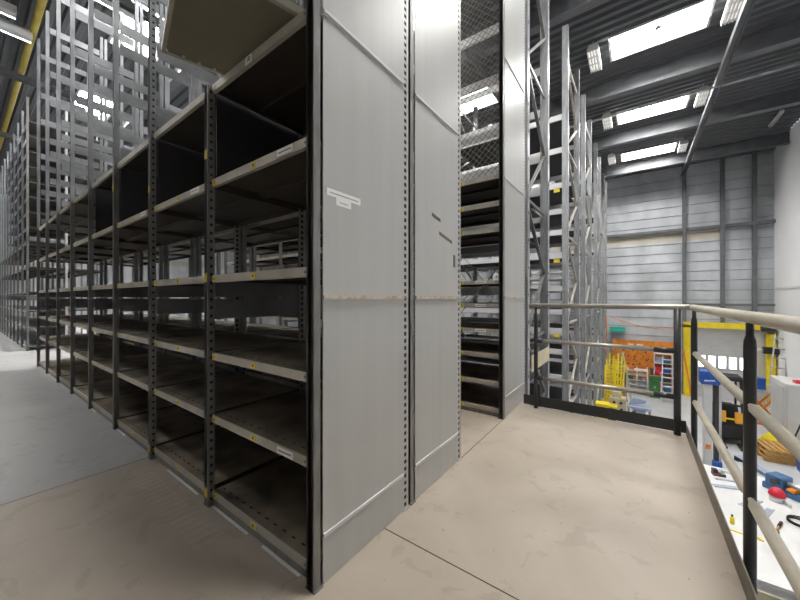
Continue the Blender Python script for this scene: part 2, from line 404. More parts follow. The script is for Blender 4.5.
def rack(name, label, x_end, y0, depth, bays, heights, post_h, upper, group, end_panel=True, post_mat='post', strap_mat='strap',
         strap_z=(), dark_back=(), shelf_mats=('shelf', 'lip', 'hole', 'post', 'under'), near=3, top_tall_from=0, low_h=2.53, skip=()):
    """a row of bays; the end faces +x at x_end, the front faces -y at y0"""
    r = thing(name, label, 'shelving rack', (x_end, y0, 0), 0, group)
    xs = [-.0225 - i * PITCH for i in range(bays + 1)]
    protos = {}
    def post(i, x, y, sgn, z1):
        holes = i < near and not (i == 0 and sgn > 0 and end_panel)
        key = (sgn, z1, holes, i == 0)
        if key not in protos:
            m = MB(); rack_post(m, 0, 0, sgn, min(z1, 2.55), holes)
            if z1 > 2.56: rack_post(m, 0, 0, sgn, z1, holes, z0=2.55, k=0 if i == 0 else 2)
            protos[key] = m.build('upright', [post_mat if not (i == 0 and sgn < 0) else 'panel', 'hole', 'galv_dull'], r, (x, y, 0))
            return protos[key]
        o = dup(protos[key], r, (x, y, 0)); return o
    for i, x in enumerate(xs):
        z1 = post_h if i >= top_tall_from or i == 0 else low_h
        post(i, x, 0, 1, z1); post(i, x, depth, -1, z1)
    # depth straps of the open frames
    sp = sp2 = None
    for i, x in enumerate(xs):
        if i == 0 and end_panel: continue
        for z in strap_z:
            if z > low_h and i < top_tall_from: continue
            if z > low_h and sp2 is None: sp2 = MB().box(-.006, .05, -.05, .006, depth - .05, .05).build('strap', 'galv_dull', r, (x, 0, z))
            elif z > low_h: dup(sp2, r, (x, 0, z))
            elif sp is None: sp = MB().box(-.006, .05, -.06, .006, depth - .05, .06).build('strap', strap_mat, r, (x, 0, z))
            else: dup(sp, r, (x, 0, z))
    shp = {}
    for b_ in range(bays):
        for z in heights:
            if (b_, z) in skip: continue
            if 's' not in shp:
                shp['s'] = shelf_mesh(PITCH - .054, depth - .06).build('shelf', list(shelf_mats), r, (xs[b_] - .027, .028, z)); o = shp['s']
                continue
            o = dup(shp['s'], r, (xs[b_] - .027, .028, z))
    ub, uz = upper
    for b_ in ub:
        for z in uz:
            dup(shp['s'], r, (xs[b_] - .027, .028, z))
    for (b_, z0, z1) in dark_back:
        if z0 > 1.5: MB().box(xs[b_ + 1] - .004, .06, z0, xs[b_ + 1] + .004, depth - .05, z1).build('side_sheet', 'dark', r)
        MB().box(xs[b_] - PITCH + .03, depth - .012, z0, xs[b_] - .03, depth - .006, z1).build('back_shade_panel', 'dark', r)
    if end_panel:
        z = 0.0; k = 0
        while z < post_h:
            z1 = min(z + 1.25, post_h)
            pm = MB(); pm.box(-.006, .055, z + .004, 0, depth - .055, z1 - .004)
            if k == 0: pm.box(0, .055, .207, .007, depth - .055, .223, 1)
            if k >= 2: pm.box(-.004, .055, z - .004, .009, depth - .055, z + .010, 1)
            pm.build('end_panel', ['panel', 'cabinet_white'], r)
            z = z1; k += 1
        if post_h > 1.3:
            pm = MB(); pm.box(-.004, .05, 1.243, .012, depth - .05, 1.263); pm.build('panel_seam', 'rust', r)
    plinth = MB()
    for b_ in range(bays):
        plinth.box(xs[b_] - PITCH + .027, .03, 0.006, xs[b_] - .027, .034, heights[0] - .042)
    plinth.build('plinth', post_mat, r)
    return r, xs

H_A = (0.09, 0.545, 0.92, 1.385, 1.96, 2.53)
UP = [2.66, 3.2, 3.65, 3.86, 4.5, 4.98, 5.7]
SH_A = 0.71
rA, xsA = rack('shelving_rack', 'long grey steel shelving row facing the left aisle with grey end panel', -1.10, 0.89, SH_A, 8, H_A, 6.0,
               ((), ()), 'steel shelving rows', strap_z=[1.18, 1.32] + UP, top_tall_from=2,
               dark_back=[(i, 1.98, 2.52) for i in range(4)] + [(i, .10, .53) for i in range(5)])  # low backs added as shade, to keep the bottom compartments dark
rB, xsB = rack('shelving_rack', 'grey steel shelving row back to back behind the long aisle row', -1.10, 1.618, 0.70, 8, H_A, 6.0,
               ((), ()), 'steel shelving rows', strap_z=[1.18, 1.32, 2.66, 3.76], top_tall_from=0, near=1)
H_C = (0.09, 0.37, 0.66, 0.92, 1.19, 1.44, 1.99, 2.26, 2.545)
rC, xsC = rack('shelving_rack', 'narrow steel shelving across the second aisle with wire mesh above', -1.10, 3.315, 0.82, 6, H_C, 6.0,
               ((), ()), 'steel shelving rows', strap_z=[1.25, 2.66, 5.0], near=1)
LOWD = (0.09, 0.55, 0.95, 1.40, 2.0, 2.60)
rD, xsD = rack('shelving_rack', 'far shelving block beyond the cross aisle with tall galvanised uprights', -11.60, 1.0, 0.69, 9, LOWD, 6.0,
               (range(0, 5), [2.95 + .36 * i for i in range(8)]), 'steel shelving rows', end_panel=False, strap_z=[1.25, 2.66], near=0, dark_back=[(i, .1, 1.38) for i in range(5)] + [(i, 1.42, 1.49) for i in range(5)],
               post_mat='post', shelf_mats=('galv', 'galv', 'galv', 'post', 'under'))
rE, xsE = rack('shelving_rack', 'far galvanised shelving row behind the far block, seen between the bare uprights', -11.60, 1.76, 0.69, 6, LOWD, 6.0,
               (range(0, 5), [2.95 + .36 * i for i in range(8)]), 'steel shelving rows', end_panel=False, strap_z=[2.66], near=0,
               post_mat='post', shelf_mats=('galv', 'galv', 'galv', 'post', 'under'))

# labels and tags on the near row
def text_mesh(txt, size, matname, parent, loc, rot, ext=.0004):
    c = D.curves.new('lettering', 'FONT'); c.body = txt; c.size = size; c.extrude = ext; c.align_x = 'CENTER'; c.align_y = 'CENTER'
    o = D.objects.new('tmp', c); COL.objects.link(o)
    bpy.context.view_layer.update()
    me = D.meshes.new_from_object(o.evaluated_get(bpy.context.evaluated_depsgraph_get())); D.objects.remove(o)
    me.materials.clear(); me.materials.append(M[matname])
    q = D.objects.new('lettering', me); COL.objects.link(q); q.parent = parent; q.location = loc; q.rotation_euler = rot
    return q
shelves = [o for o in rA.children if o.name.startswith('shelf')]
tp = None; wp = None
for o in shelves:
    bi = int(round((-.053 - o.location.x) / PITCH)); z = round(o.location.z, 3)
    if bi > 4 or z > 2.4: continue
    w = PITCH - .054
    for x in (-w + .03, -w * .50):
        if tp is None:
            tp = MB().box(-.02, -.0075, -.036, .02, -.0045, -.006).box(-.006, -.0082, -.028, .006, -.0074, -.014, 1).build('price_tag', ['yellow_tag', 'ink'], o, (x, 0, 0))
            tp['label'] = 'yellow tag'
        else: dup(tp, o, (x, 0, 0))
    if (bi, z) in ((0, 1.96), (1, 1.96), (0, .545), (2, 1.96)):
        if wp is None:
            wp = MB().box(-.06, -.009, -.036, .06, -.0045, -.004).box(-.05, -.0096, -.023, .05, -.0088, -.017, 1).build('label_holder', ['label', 'strap'], o, (-.18, 0, 0)); wp['label'] = 'white label holder'
        else: dup(wp, o, (-.18 if z > 1 else -.33, 0, 0))
# top rail label
for o in shelves:
    if abs(o.location.z - 2.53) < .01 and o.location.x > -.2:
        lb = MB().box(-.03, -.0075, -.045, .03, -.0045, -.004).build('number_label', 'label', o, (-.50, 0, 0)); lb['label'] = 'white number label'
        text_mesh('18', .035, 'ink', o, (-.50, -.008, -.024), (PI / 2, 0, 0))
for i, zz in ((1, 1.38), (1, 2.12), (2, 2.10), (3, 2.3), (1, .09), (2, .09)):
    MB().box(xsA[i] - .016, -.002, zz - .035, xsA[i] + .016, 0, zz + .02).build('upright_tag', 'yellow_tag', rA)['label'] = 'yellow tag'
# label strips and tape marks on the end panels
m = MB(); m.box(0, .075, 1.706, .0015, .29, 1.738); m.box(0, .13, 1.672, .0015, .225, 1.706); m.box(.0015, .09, 1.718, .002, .275, 1.724, 1); m.box(.0015, .15, 1.686, .002, .205, 1.690, 1)
o = m.build('panel_label', ['label', 'galv'], rA); o['label'] = 'white paper label strip'
m = MB()
m.hexa([(0, .26, 1.800), (.0015, .26, 1.800), (.0015, .375, 1.778), (0, .375, 1.778), (0, .26, 1.822), (.0015, .26, 1.822), (.0015, .375, 1.800), (0, .375, 1.800)])
m.build('tape_mark', 'brown_tape', rB)
m = MB(); m.hexa([(0, .36, 1.690), (.0015, .36, 1.690), (.0015, .55, 1.650), (0, .55, 1.650), (0, .36, 1.712), (.0015, .36, 1.712), (.0015, .55, 1.672), (0, .55, 1.672)])
m.build('tape_mark', 'brown_tape', rB)
MB().box(0, .575, 1.48, .003, .60, 1.57).build('tape_mark', 'brown_tape', rB)
# tags on the narrow row
sp = [o for o in rC.children if o.name.startswith('shelf') and o.location.x > -.2]
for o in sp:
    dup(tp, o, (-.42, 0, 0))
    if abs(o.location.z - 1.19) < .3: dup(wp, o, (-.2, 0, 0))
m = MB()
for (a, c) in (((-.05, .79, .95), (-.93, .79, 1.95)), ((-.93, .79, .95), (-.05, .79, 1.95))): m.bar(a, c, .004, .022, up=(0, 1, 0))
m.build('cross_brace', 'post', rC)

def mesh_panel(x0, x1, z0, z1, y, step, r, name, parent):
    m = MB(); h = z1 - z0; w = x1 - x0; k = -int(h / step) - 1
    while k * step < w:
        for s_ in (1, -1):
            a = k * step; t0 = max(0, -a) / 1.0; t1 = min(h, w - a)
            if t1 > t0:
                p, q = (a + t0, t0), (a + t1, t1)
                if s_ < 0: p, q = (w - p[0], p[1]), (w - q[0], q[1])
                m.bar((x0 + p[0], y, z0 + p[1]), (x0 + q[0], y, z0 + q[1]), r, r, up=(0, 1, 0))
        k += 1
    return m.build(name, 'wire', parent)
mesh_panel(-2.9, -.05, 2.6, 5.6, .80, .085, .005, 'wire_mesh', rC)
mesh_panel(-5.75, -1.05, 1.0, 2.5, .80, .07, .013, 'wire_mesh', rC)
mesh_panel(-2.9, -1.0, 2.62, 5.4, .68, .095, .010, 'wire_mesh', rB)

# loose shelf tray lying on top of the near row, sticking out into the aisle
t = thing('loose_shelf_tray', 'olive grey shelf tray lying skewed on top of the near row, overhanging the aisle', 'shelf', (-2.06, .655, 2.575), math.radians(-13.5))
MB().box(0, 0, .0, .70, .95, .004).build('tray', 'tray', t)
m = MB(); m.box(0, 0, .0, .70, .003, .035); m.box(0, 0, -.003, .70, .018, 0); m.build('front_lip', 'lip', t)
m = MB(); m.box(-.003, 0, 0, 0, .95, .035); m.box(0, 0, -.003, .02, .95, 0); m.box(.70, 0, 0, .703, .95, .035); m.box(.68, 0, -.003, .70, .95, 0); m.build('side_lip', 'lip', t)
for i in range(4): MB().tube([(.035, .02 + i * .075, -.006), (.035, .02 + i * .075, .0)], .007, 8).build('rivet', 'alu', t)

# thin white strips along the foot of the row
tp0 = None
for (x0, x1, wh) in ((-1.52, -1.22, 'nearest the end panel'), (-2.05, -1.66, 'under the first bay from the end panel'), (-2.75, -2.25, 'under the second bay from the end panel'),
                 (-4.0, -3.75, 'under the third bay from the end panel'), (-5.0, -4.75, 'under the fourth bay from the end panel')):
    tag(MB().box(x0, .905, .0, x1, .918, .004).build('white_strip', 'label'), 'white floor strip at the row foot, ' + wh, 'tape', 'white strips at the foot of the long row')

# ------------------------------------------------------------ tall pallet racks on the lower floor, beyond the platform
def pallet_rack(y0, y1, label, levels, xs=(-1.2, -3.9, -6.7), top=7.0, boards=True, bz=9):
    r = thing('pallet_rack', label, 'pallet rack', (0, y0, FL), 0, 'tall pallet racks on the lower floor')
    hh = top - FL; dd = y1 - y0; first = {}
    for x in xs:
        for y in (0.0, dd):
            if 'p' not in first:
                m = MB(); m.box(-.06, -.05, 0, .06, -.046, hh); m.box(-.06, -.05, 0, -.056, .05, hh); m.box(.056, -.05, 0, .06, .05, hh)
                m.box(-.06, .046, 0, -.03, .05, hh); m.box(.03, .046, 0, .06, .05, hh); m.box(-.09, -.07, 0, .09, .07, .012)
                for i in range(28): m.box(.0595, -.012, .3 + i * .36, .0612, .012, .345 + i * .36, 1)
                first['p'] = m.build('upright', ['galv', 'hole'], r, (x, y, 0))
            else: dup(first['p'], r, (x, y, 0))
        if 'b' not in first:
            m = MB(); z = .25; s_ = 0
            while z < hh - 1.0:
                a, c = (.05, dd - .05) if s_ == 0 else (dd - .05, .05)
                m.bar((0, a, z), (0, c, z + .95), .03, .045, up=(1, 0, 0)); z += .95; s_ ^= 1
            z = .25
            while z < hh: m.bar((0, .05, z), (0, dd - .05, z), .03, .04); z += 1.9
            first['b'] = m.build('bracing', 'lip' if y0 > 6 else 'post', r, (x, 0, 0))
        else: dup(first['b'], r, (x, 0, 0))
    for x0, x1 in zip(xs[:-1], xs[1:]):
        L_ = x0 - x1 - .12
        for z in levels:
            for y in (-.02, dd + .02):
                if 'm' not in first: first['m'] = MB().box(-L_, -.022, -.055, 0, .022, .055).build('beam', 'cabinet_white', r, (x0 - .06, y, z - FL))
                else: dup(first['m'], r, (x0 - .06, y, z - FL))
            if boards and z < bz:
                if 's' not in first: first['s'] = MB().box(-L_, .06, -.012, 0, dd - .06, .012).build('deck_board', 'dark', r, (x0 - .06, 0, z - FL + .03))
                else: dup(first['s'], r, (x0 - .06, 0, z - FL + .03))
    # yellow tags on the front beams at the end nearest the hall
    for z in (3.55, 2.05, .45):
        MB().box(-1.42, -.045, z - FL - .04, -1.30, -.043, z - FL + .03).build('level_tag', 'yellow_tag', r)['label'] = 'yellow tag'
    return r
lv = [-2.6, -1.9, -1.2, -.55, .0, .45, .85, 1.35, 2.05, 2.55, 3.0, 3.55, 4.3, 5.0]
pr = pallet_rack(4.46, 5.68, 'nearest tall galvanised pallet rack just beyond the platform railing', lv, bz=2.7)
MB().box(-1.135, .10, .25 - FL, -1.125, 1.15, .47 - FL).build('guard_board', 'beige', pr)['label'] = 'cream guard board'
pallet_rack(7.62, 9.25, 'second tall galvanised pallet rack from the platform, with pale zigzag bracing', [z + .1 for z in lv])
pallet_rack(10.5, 12.1, 'third tall galvanised pallet rack from the platform', [z + .25 for z in lv[::2]])
pallet_rack(14.0, 15.5, 'fourth tall galvanised pallet rack from the platform', [z for z in lv[::2]])
pallet_rack(17.6, 19.0, 'farthest tall galvanised pallet rack, nearest the back wall', [z for z in lv[::3]])

# ------------------------------------------------------------ railing round the platform
ZT, ZM, ZL = 1.165, 0.765, 0.345
XRR = 0.41; ZMS, ZLS = .778, .366
r = thing('railing', 'dark grey tube railing with pale handrails along the far and right platform edges', 'railing', (0, 0, 0))
m = MB(); m.tube([(-.985, 3.89, ZT), (.22, 3.89, ZT), (.35, 3.88, ZT), (.395, 3.85, ZT), (XRR, 3.78, ZT)], .025, 14); o = m.build('handrail', 'rail_steel', r)
m = MB(); m.tube([(XRR, 3.78, ZT), (XRR, -1.5, ZT)], .027, 16); o = m.build('handrail', 'rail_beige', r); o['label'] = 'pale beige handrail'
def post_at(x, y, tall=True):
    m = MB(); m.tube([(x, y, -.12), (x, y, 1.03), (x, y, 1.06), (x, y, 1.085), (x, y, ZT)], [.0215, .0215, .020, .0135, .0135], 14)
    return m.build('post', 'rail_dark', r)
post_at(-.915, 3.89)
m = MB(); m.tube([(.31, 3.885, 0), (.31, 3.885, ZT)], .027, 14); m.build('post', 'rail_dark', r)
for y in (3.75, 2.07, .3, -1.2): post_at(XRR, y)
for z in (ZM, ZL):
    MB().tube([(-.90, 3.89, z), (.24, 3.885, z)], .021, 12).build('mid_rail', 'rail_steel', r)
    MB().tube([(.14, 3.886, z), (.30, 3.885, z)], .026, 12).build('sleeve', 'rail_dark', r); MB().tube([(-.91, 3.89, z), (-.84, 3.89, z)], .026, 12).build('sleeve', 'rail_dark', r)
    for (a, c) in ((3.75, 2.07), (2.07, .3), (.3, -1.2)):
        zs = ZMS if z == ZM else ZLS
        q = MB().tube([(XRR, a - .015, zs), (XRR, a - .04, zs), (XRR, a - .08, zs), (XRR, c + .08, zs), (XRR, c + .04, zs), (XRR, c + .015, zs)], [.011, .013, .022, .022, .013, .011], 14).build('mid_rail', 'rail_beige', r)
MB().box(-1.06, 3.925, .015, .375, 3.933, .125).build('toe_board', 'rail_dark', r)
m = MB(); m.box(.374, -1.5, 0, .380, 3.92, .10); m.build('toe_board', 'toe_dust', r)

# ------------------------------------------------------------ lower hall: door end
f = struct('door_1', MB().box(2.05, YB - .14, FL, 4.60, YB - .06, -.10), 'cabinet_white')
m = MB()
for i in range(30): m.box(2.05, YB - .16, FL + .05 + i * .108, 4.60, YB - .14, FL + .075 + i * .108)
m.build('door_slat', 'alu', f, kind='structure')
wp_ = None
for x in (2.36, 2.70, 3.04, 3.38, 3.72):
    g = MB().box(x, YB - .20, -1.95, x + .27, YB - .15, -1.38).build('door_window', 'cabinet_white', f, kind='structure')
    MB().box(x + .02, YB - .205, -1.92, x + .25, YB - .20, -1.41).build('pane', 'door_glow', g, kind='structure')
m = MB(); m.box(1.84, YB - .42, FL, 2.07, YB - .2, .0); m.box(1.84, YB - .42, -.12, 4.76, YB - .2, .12); m.box(4.50, YB - .42, FL, 4.76, YB - .2, -.1)
tag(m.build('door_guard_frame', 'yellow'), 'bright yellow steel frame around the roller door in the back wall', 'frame')
m = MB(); m.bar((1.82, 20.1, -1.2), (2.08, 19.8, -3.3), .06, .06); tag(m.build('leaning_pole', 'orange'), 'orange pole leaning on the left leg of the yellow door frame', 'pole')
tag(MB().tube([(2.2, YB - .3, -.3), (2.2, YB - .3, FL)], .05, 8).build('chain_guide', 'alu'), 'pale vertical tube beside the roller door left edge', 'tube')
# orange board
t = thing('pegboard', 'orange perforated tool board standing against the back wall', 'board', (.25, 20.25, FL))
m = MB().box(-1.22, 0, .55, 1.25, .06, 2.46)
for i in range(70):
    x, z = random.uniform(-1.1, 1.15), random.uniform(.9, 2.2); q = random.uniform(.015, .04); m.box(x - q, -.012, z - q, x + q, 0, z + q * random.uniform(.5, 1.4), 1)
m.build('board', ['orange', 'ink'], t); m = MB(); m.box(-1.22, .0, 0, -1.16, .06, .55); m.box(1.19, 0, 0, 1.25, .06, .55); m.build('leg', 'orange', t)
for (x, z, w, h, c, lb) in ((-.55, 2.2, .22, .08, 'white', 'white sheet'), (-.2, 2.2, .25, .08, 'white', 'white sheet')): MB().box(x, -.02, z, x + w, 0, z + h).build('paper', c, t)
tag(MB().box(-1.1, 20.1, -.50, -.42, YB - .05, -.42).box(-1.1, YB - .1, -.5, -.42, YB - .04, -.28).build('wall_shelf', 'teal'), 'teal shelf on the back wall above the orange board', 'shelf')
m = MB(); pts = []
for i in range(13):
    u = i / 12; pts.append((-.95 + 2.77 * u, 17.4 + 2.75 * u, .42 - .62 * u - .22 * math.sin(PI * u)))
m.tube(pts, .018, 6); tag(m.build('rope', 'orange'), 'thin orange rope strung across to the yellow door frame', 'rope')
pts = [(-1.04, 17.45, .42), (-1.06, 17.46, -.4), (-1.02, 17.48, -1.0), (-1.07, 17.46, -1.6), (-1.03, 17.46, -2.4)]
tag(MB().tube(pts, .02, 6).build('hanging_rope', 'orange'), 'orange rope end hanging down the farthest pallet rack', 'rope')

# step ladder
def step_ladder(name, label, loc, rz, h, w, matn, steps, lean=.22, two=True):
    t = thing(name, label, 'ladder', loc, rz)
    for s_ in (-1, 1): MB().bar((s_ * w / 2, 0, 0), (s_ * w * .36, lean * h, h), .035, .07, up=(0, 1, 0)).build('rail', matn, t)
    for i in range(steps):
        u = (i + .8) / (steps + .2); x = w / 2 * (1 - u) + w * .36 * u
        MB().box(-x, lean * h * u - .05, h * u - .02, x, lean * h * u + .06, h * u + .02).build('step', matn, t)
    if two:
        for s_ in (-1, 1): MB().bar((s_ * w * .46, lean * h * 2, 0), (s_ * w * .34, lean * h + .05, h), .03, .05, up=(0, 1, 0)).build('rear_leg', matn, t)
    return t
step_ladder('step_ladder', 'white step ladder standing before the orange board', (1.20, 18.3, FL), 0, 2.0, .56, 'white', 5)
# shelf unit with red and blue boxes behind it
t = thing('storage_shelf', 'narrow shelf unit with red and blue goods behind the white step ladder', 'shelf unit', (.78, 20.1, FL))
for x in (-.06, .62): MB().box(x, -.2, 0, x + .04, .1, 2.0).build('side_panel', 'white', t)
for i in range(5): MB().box(-.02, -.2, .1 + i * .45, .62, .1, .13 + i * .45).build('shelf', 'white', t)
ci = 0
for i in range(4):
    for x in (.02, .31):
        c = ('red', 'steel_blue', 'blue', 'ink', 'red', 'blue', 'bluegrey', 'steel_blue')[ci]; ci += 1
        nm = {'red': 'red', 'steel_blue': 'dark blue', 'blue': 'bright blue', 'ink': 'black', 'bluegrey': 'pale blue'}[c]
        lvl = ('lowest', 'second', 'third', 'top')[i]; sd = 'left' if x < .1 else 'right'
        o = thing('storage_box', '%s storage box at the %s on the %s shelf behind the step ladder' % (nm, sd, lvl), 'box', (.78 + x, 20.1, FL + .13 + i * .45), 0, 'goods on the shelf unit')
        MB().box(0, -.17, 0, .26, .08, .22).build('body', c, o); MB().box(-.01, -.18, .22, .27, .09, .25).build('lid', c, o)
# trolley
t = thing('wire_trolley', 'white barred shelf trolley before the orange board', 'trolley', (.06, 19.4, FL))
for x in (-.40, .0, .40):
    for y in (-.25, .25): MB().box(x - .025, y - .025, .12, x + .025, y + .025, 1.15 if y < 0 else 1.25).build('frame_post', 'white', t)
for z in (.18, .42, .66, .90, 1.12):
    m = MB(); m.box(-.40, -.25, z, .40, -.22, z + .04); m.box(-.4, .22, z, .4, .25, z + .04); m.box(-.40, -.22, z + .01, .4, .22, z + .02); m.build('shelf', 'white', t)
for x in (-.38, .38):
    for y in (-.22, .22): MB().tube([(x - .015, y, .06), (x + .015, y, .06)], .06, 12).build('wheel', 'rubber', t)
for i, (x, z, c, nm) in enumerate(((-.25, .685, 'green', 'green box on the middle shelf'), (.12, .685, 'plank', 'brown box on the middle shelf'), (.2, .445, 'bluegrey', 'pale blue box on the lower shelf'), (-.2, 1.145, 'orange', 'orange box on the top shelf'))):
    o = tag(MB().box(.06 + x - .12, 19.25, FL + z, .06 + x + .1, 19.5, FL + z + .14).box(.06 + x - .125, 19.24, FL + z + .14, .06 + x + .105, 19.51, FL + z + .17, 0).build('small_box', c), nm + ' of the white barred trolley', 'box')
def cabinet(name, label, x, y, w, d, h, c, c2):
    t = thing(name, label, 'cabinet', (x, y, FL)); MB().box(-w / 2, 0, 0, w / 2, d, h).build('body', c, t)
    for s_ in (0, 1):
        dr = MB().box(-w / 2 + s_ * w / 2 + .01, -.02, .04, s_ * w / 2 - .01, 0, h - .04).build('door', c2, t)
        MB().box(-.03 if s_ == 0 else .015, -.035, h * .45, -.015 if s_ == 0 else .03, -.02, h * .55).build('handle', 'alu', dr)
    MB().box(-w / 2 - .02, -.03, h, w / 2 + .02, d, h + .03).build('top', 'plank', t); return t
cabinet('green_cabinet', 'small green cabinet between the trolley and the step ladder', .72, 18.95, .38, .4, 1.0, 'green', 'green')
cabinet('dark_cabinet', 'small dark green cabinet left of the trolley', -.60, 19.75, .42, .4, .85, 'ink', 'green')
t = thing('dark_machine', 'dark bench machine standing on the dark green cabinet', 'machine', (-.60, 19.95, FL + .88))
MB().box(-.25, -.15, 0, .2, .15, .12).box(-.2, -.1, .12, -.05, .1, .45).box(-.2, -.12, .35, .2, .12, .5).build('body', 'ink', t); MB().tube([(.1, -.16, .35), (.1, -.13, .35)], .09, 12).build('wheel', 'alu', t)
tag(MB().tube([(.82, 19.1, FL + 1.03), (.82, 19.1, FL + 1.2), (.82, 19.1, FL + 1.25)], [.10, .10, .04], 12).build('canister', 'red'), 'small red canister on the green cabinet', 'canister')
tag(MB().box(.56, 19.0, FL + 1.03, .68, 19.25, FL + 1.3).box(.55, 18.99, FL + 1.3, .69, 19.26, FL + 1.33).build('black_box', 'ink'), 'black box on the green cabinet', 'box')

# yellow trestles and stacks by the last racks
YS = ((-.86, 16.2, 1.75, -.02), (-.84, 16.45, 1.95, .0), (-.78, 16.7, 2.2, .03), (-.72, 16.95, 2.05, .10), (-.66, 17.2, 1.8, .14))
lbs = ('leftmost of the leaning yellow ladder frames', 'second leaning yellow ladder frame from the left', 'tallest of the leaning yellow ladder frames, in the middle', 'fourth leaning yellow ladder frame from the left', 'rightmost of the leaning yellow ladder frames')
for (x, y, h, lean), lb in zip(YS, lbs):
    t = thing('ladder_frame', lb, 'ladder', (x, y - .4, FL), 0, 'leaning yellow ladder frames')
    for s_ in (-1, 1): MB().bar((s_ * .17, 0, 0), (s_ * .15 + lean, .55, h), .06, .08, up=(0, 1, 0)).build('rail', 'yellow', t)
    for i in range(6):
        u = (i + .6) / 6.4; MB().bar((-.165 + lean * u, .55 * u, h * u), (.165 + lean * u, .55 * u, h * u), .06, .05).build('rung', 'yellow', t)
tag(MB().bar((-.35, 17.5, FL), (-.62, 17.9, FL + 2.15), .16, .05, up=(0, 1, 0)).bar((-.33, 17.46, FL), (-.6, 17.86, FL + 2.15), .02, .06).build('leaning_plank', 'plank'), 'brown plank leaning beside the yellow ladder frames', 'plank')
tag(MB().bar((-.12, 17.6, FL), (-.47, 18.0, FL + 2.1), .05, .05).bar((-.12, 17.6, FL), (-.14, 17.62, FL + .1), .07, .07).build('leaning_pole', 'beige'), 'pale pole leaning right of the brown plank', 'pole')
t = thing('green_bin', 'green bin at the foot of the yellow ladder frames', 'bin', (-.72, 13.9, FL)); MB().prism([(-.14, 0), (.14, 0), (.18, .7), (-.18, .7)], 1, -.18, .18).build('body', 'green', t); MB().box(-.2, -.2, .7, .2, .2, .76).build('lid', 'yellow', t)
t = thing('yellow_bin', 'yellow bin beside the green bin near the pallet racks', 'bin', (-.92, 13.1, FL)); MB().prism([(-.13, 0), (.13, 0), (.17, .95), (-.17, .95)], 1, -.18, .18).build('body', 'yellow', t); MB().box(-.19, -.2, .95, .19, .2, 1.0).build('lid', 'yellow', t)
# beige machine and blue grey saw bench
t = thing('beige_machine', 'beige workshop machine with dark dials on the lower floor', 'machine', (-.55, 15.3, FL))
MB().box(-.26, -.2, 0, .26, .25, .72).build('body', 'beige', t, bevel=.02); MB().box(-.2, -.15, .72, .1, .2, .95).build('head', 'beige', t, bevel=.02)
for x, z in ((-.12, .55), (.1, .55), (-.12, .25), (.12, .3)): MB().tube([(x, -.23, z), (x, -.2, z)], .05, 12).build('dial', 'ink', t)
MB().bar((.1, 0, .9), (.32, -.1, 1.05), .05, .05).build('arm', 'orange', t)
t = thing('saw_bench', 'blue grey saw bench with a tilted guard in the middle of the lower floor', 'machine', (.12, 15.3, FL))
m = MB()
MB().box(-.38, -.25, .42, .36, .25, .50).build('table', 'bluegrey', t)
for x in (-.33, .31):
    for y in (-.2, .2): MB().box(x - .03, y - .03, 0, x + .03, y + .03, .42).build('leg', 'plank', t)
MB().box(-.33, -.22, .12, .31, .22, .16).build('shelf', 'alu', t)
MB().prism([(-.34, .5), (.16, .62), (.22, .74), (-.2, .78)], 1, -.06, .06).build('guard', 'bluegrey', t)
MB().box(-.2, -.2, .16, .2, .15, .34).build('motor', 'bluegrey', t, bevel=.03)
MB().tube([(-.16, -.27, .25), (-.16, -.2, .25)], .08, 14).build('pulley', 'ink', t)
t = thing('low_bench', 'low pale bench with tools in front of the saw bench', 'bench', (.10, 14.2, FL))
MB().box(-.5, -.22, .36, .42, .22, .42).build('top', 'bluegrey', t)
for x in (-.45, .37): MB().box(x - .03, -.18, 0, x + .03, .18, .36).build('leg', 'alu', t)
for k_, (x, y, c, lb) in enumerate(((-.25, .0, 'ink', 'black hand tool at the left on the low pale bench'), (.1, .05, 'bluegrey', 'blue grey hand tool in the middle of the low pale bench'), (.32, -.05, 'ink', 'black hand tool at the right end of the low pale bench'))):
    o = thing('hand_tool', lb, 'tool', (.1 + x, 14.2 + y, FL + .42), .4 * k_, 'tools on the low bench'); MB().box(-.1, -.03, 0, .06, .03, .07).build('body', c, o, bevel=.008); MB().box(.04, -.02, .0, .14, .02, .04).build('handle', 'red' if k_ == 1 else 'ink', o)

# two post lift column with a blue header
t = thing('lift_column', 'pale grey lift column with blue header box standing beyond the railing', 'vehicle lift', (1.56, 11.8, FL))
m = MB(); m.box(-.09, -.12, 0, .07, .12, 2.35); m.build('column', 'cabinet_white', t)
MB().box(.12, -.1, 0, .20, .1, 2.35).build('carriage_rail', 'ink', t); MB().box(.2, -.1, 0, .25, .1, 2.3).build('carriage', 'alu', t)
hd = MB().box(-.17, -.2, 2.33, .22, .16, 2.68).build('header', 'blue', t, bevel=.03)
m = MB()
for i in range(6): m.box(-.09 + i * .035, -.205, 2.41 + i * .004, -.065 + i * .035, -.199, 2.45 + i * .004)
m.build('lettering', 'label', hd)
MB().box(-.06, -.125, .62, .04, -.118, .74).build('warning_plate', 'orange', t)
MB().box(-.3, -.3, 0, .4, .3, .03).build('base_plate', 'ink', t); MB().tube([(.16, -.12, .35), (.16, -.12, .02)], .1, 10).build('foot_guard', 'blue', t)
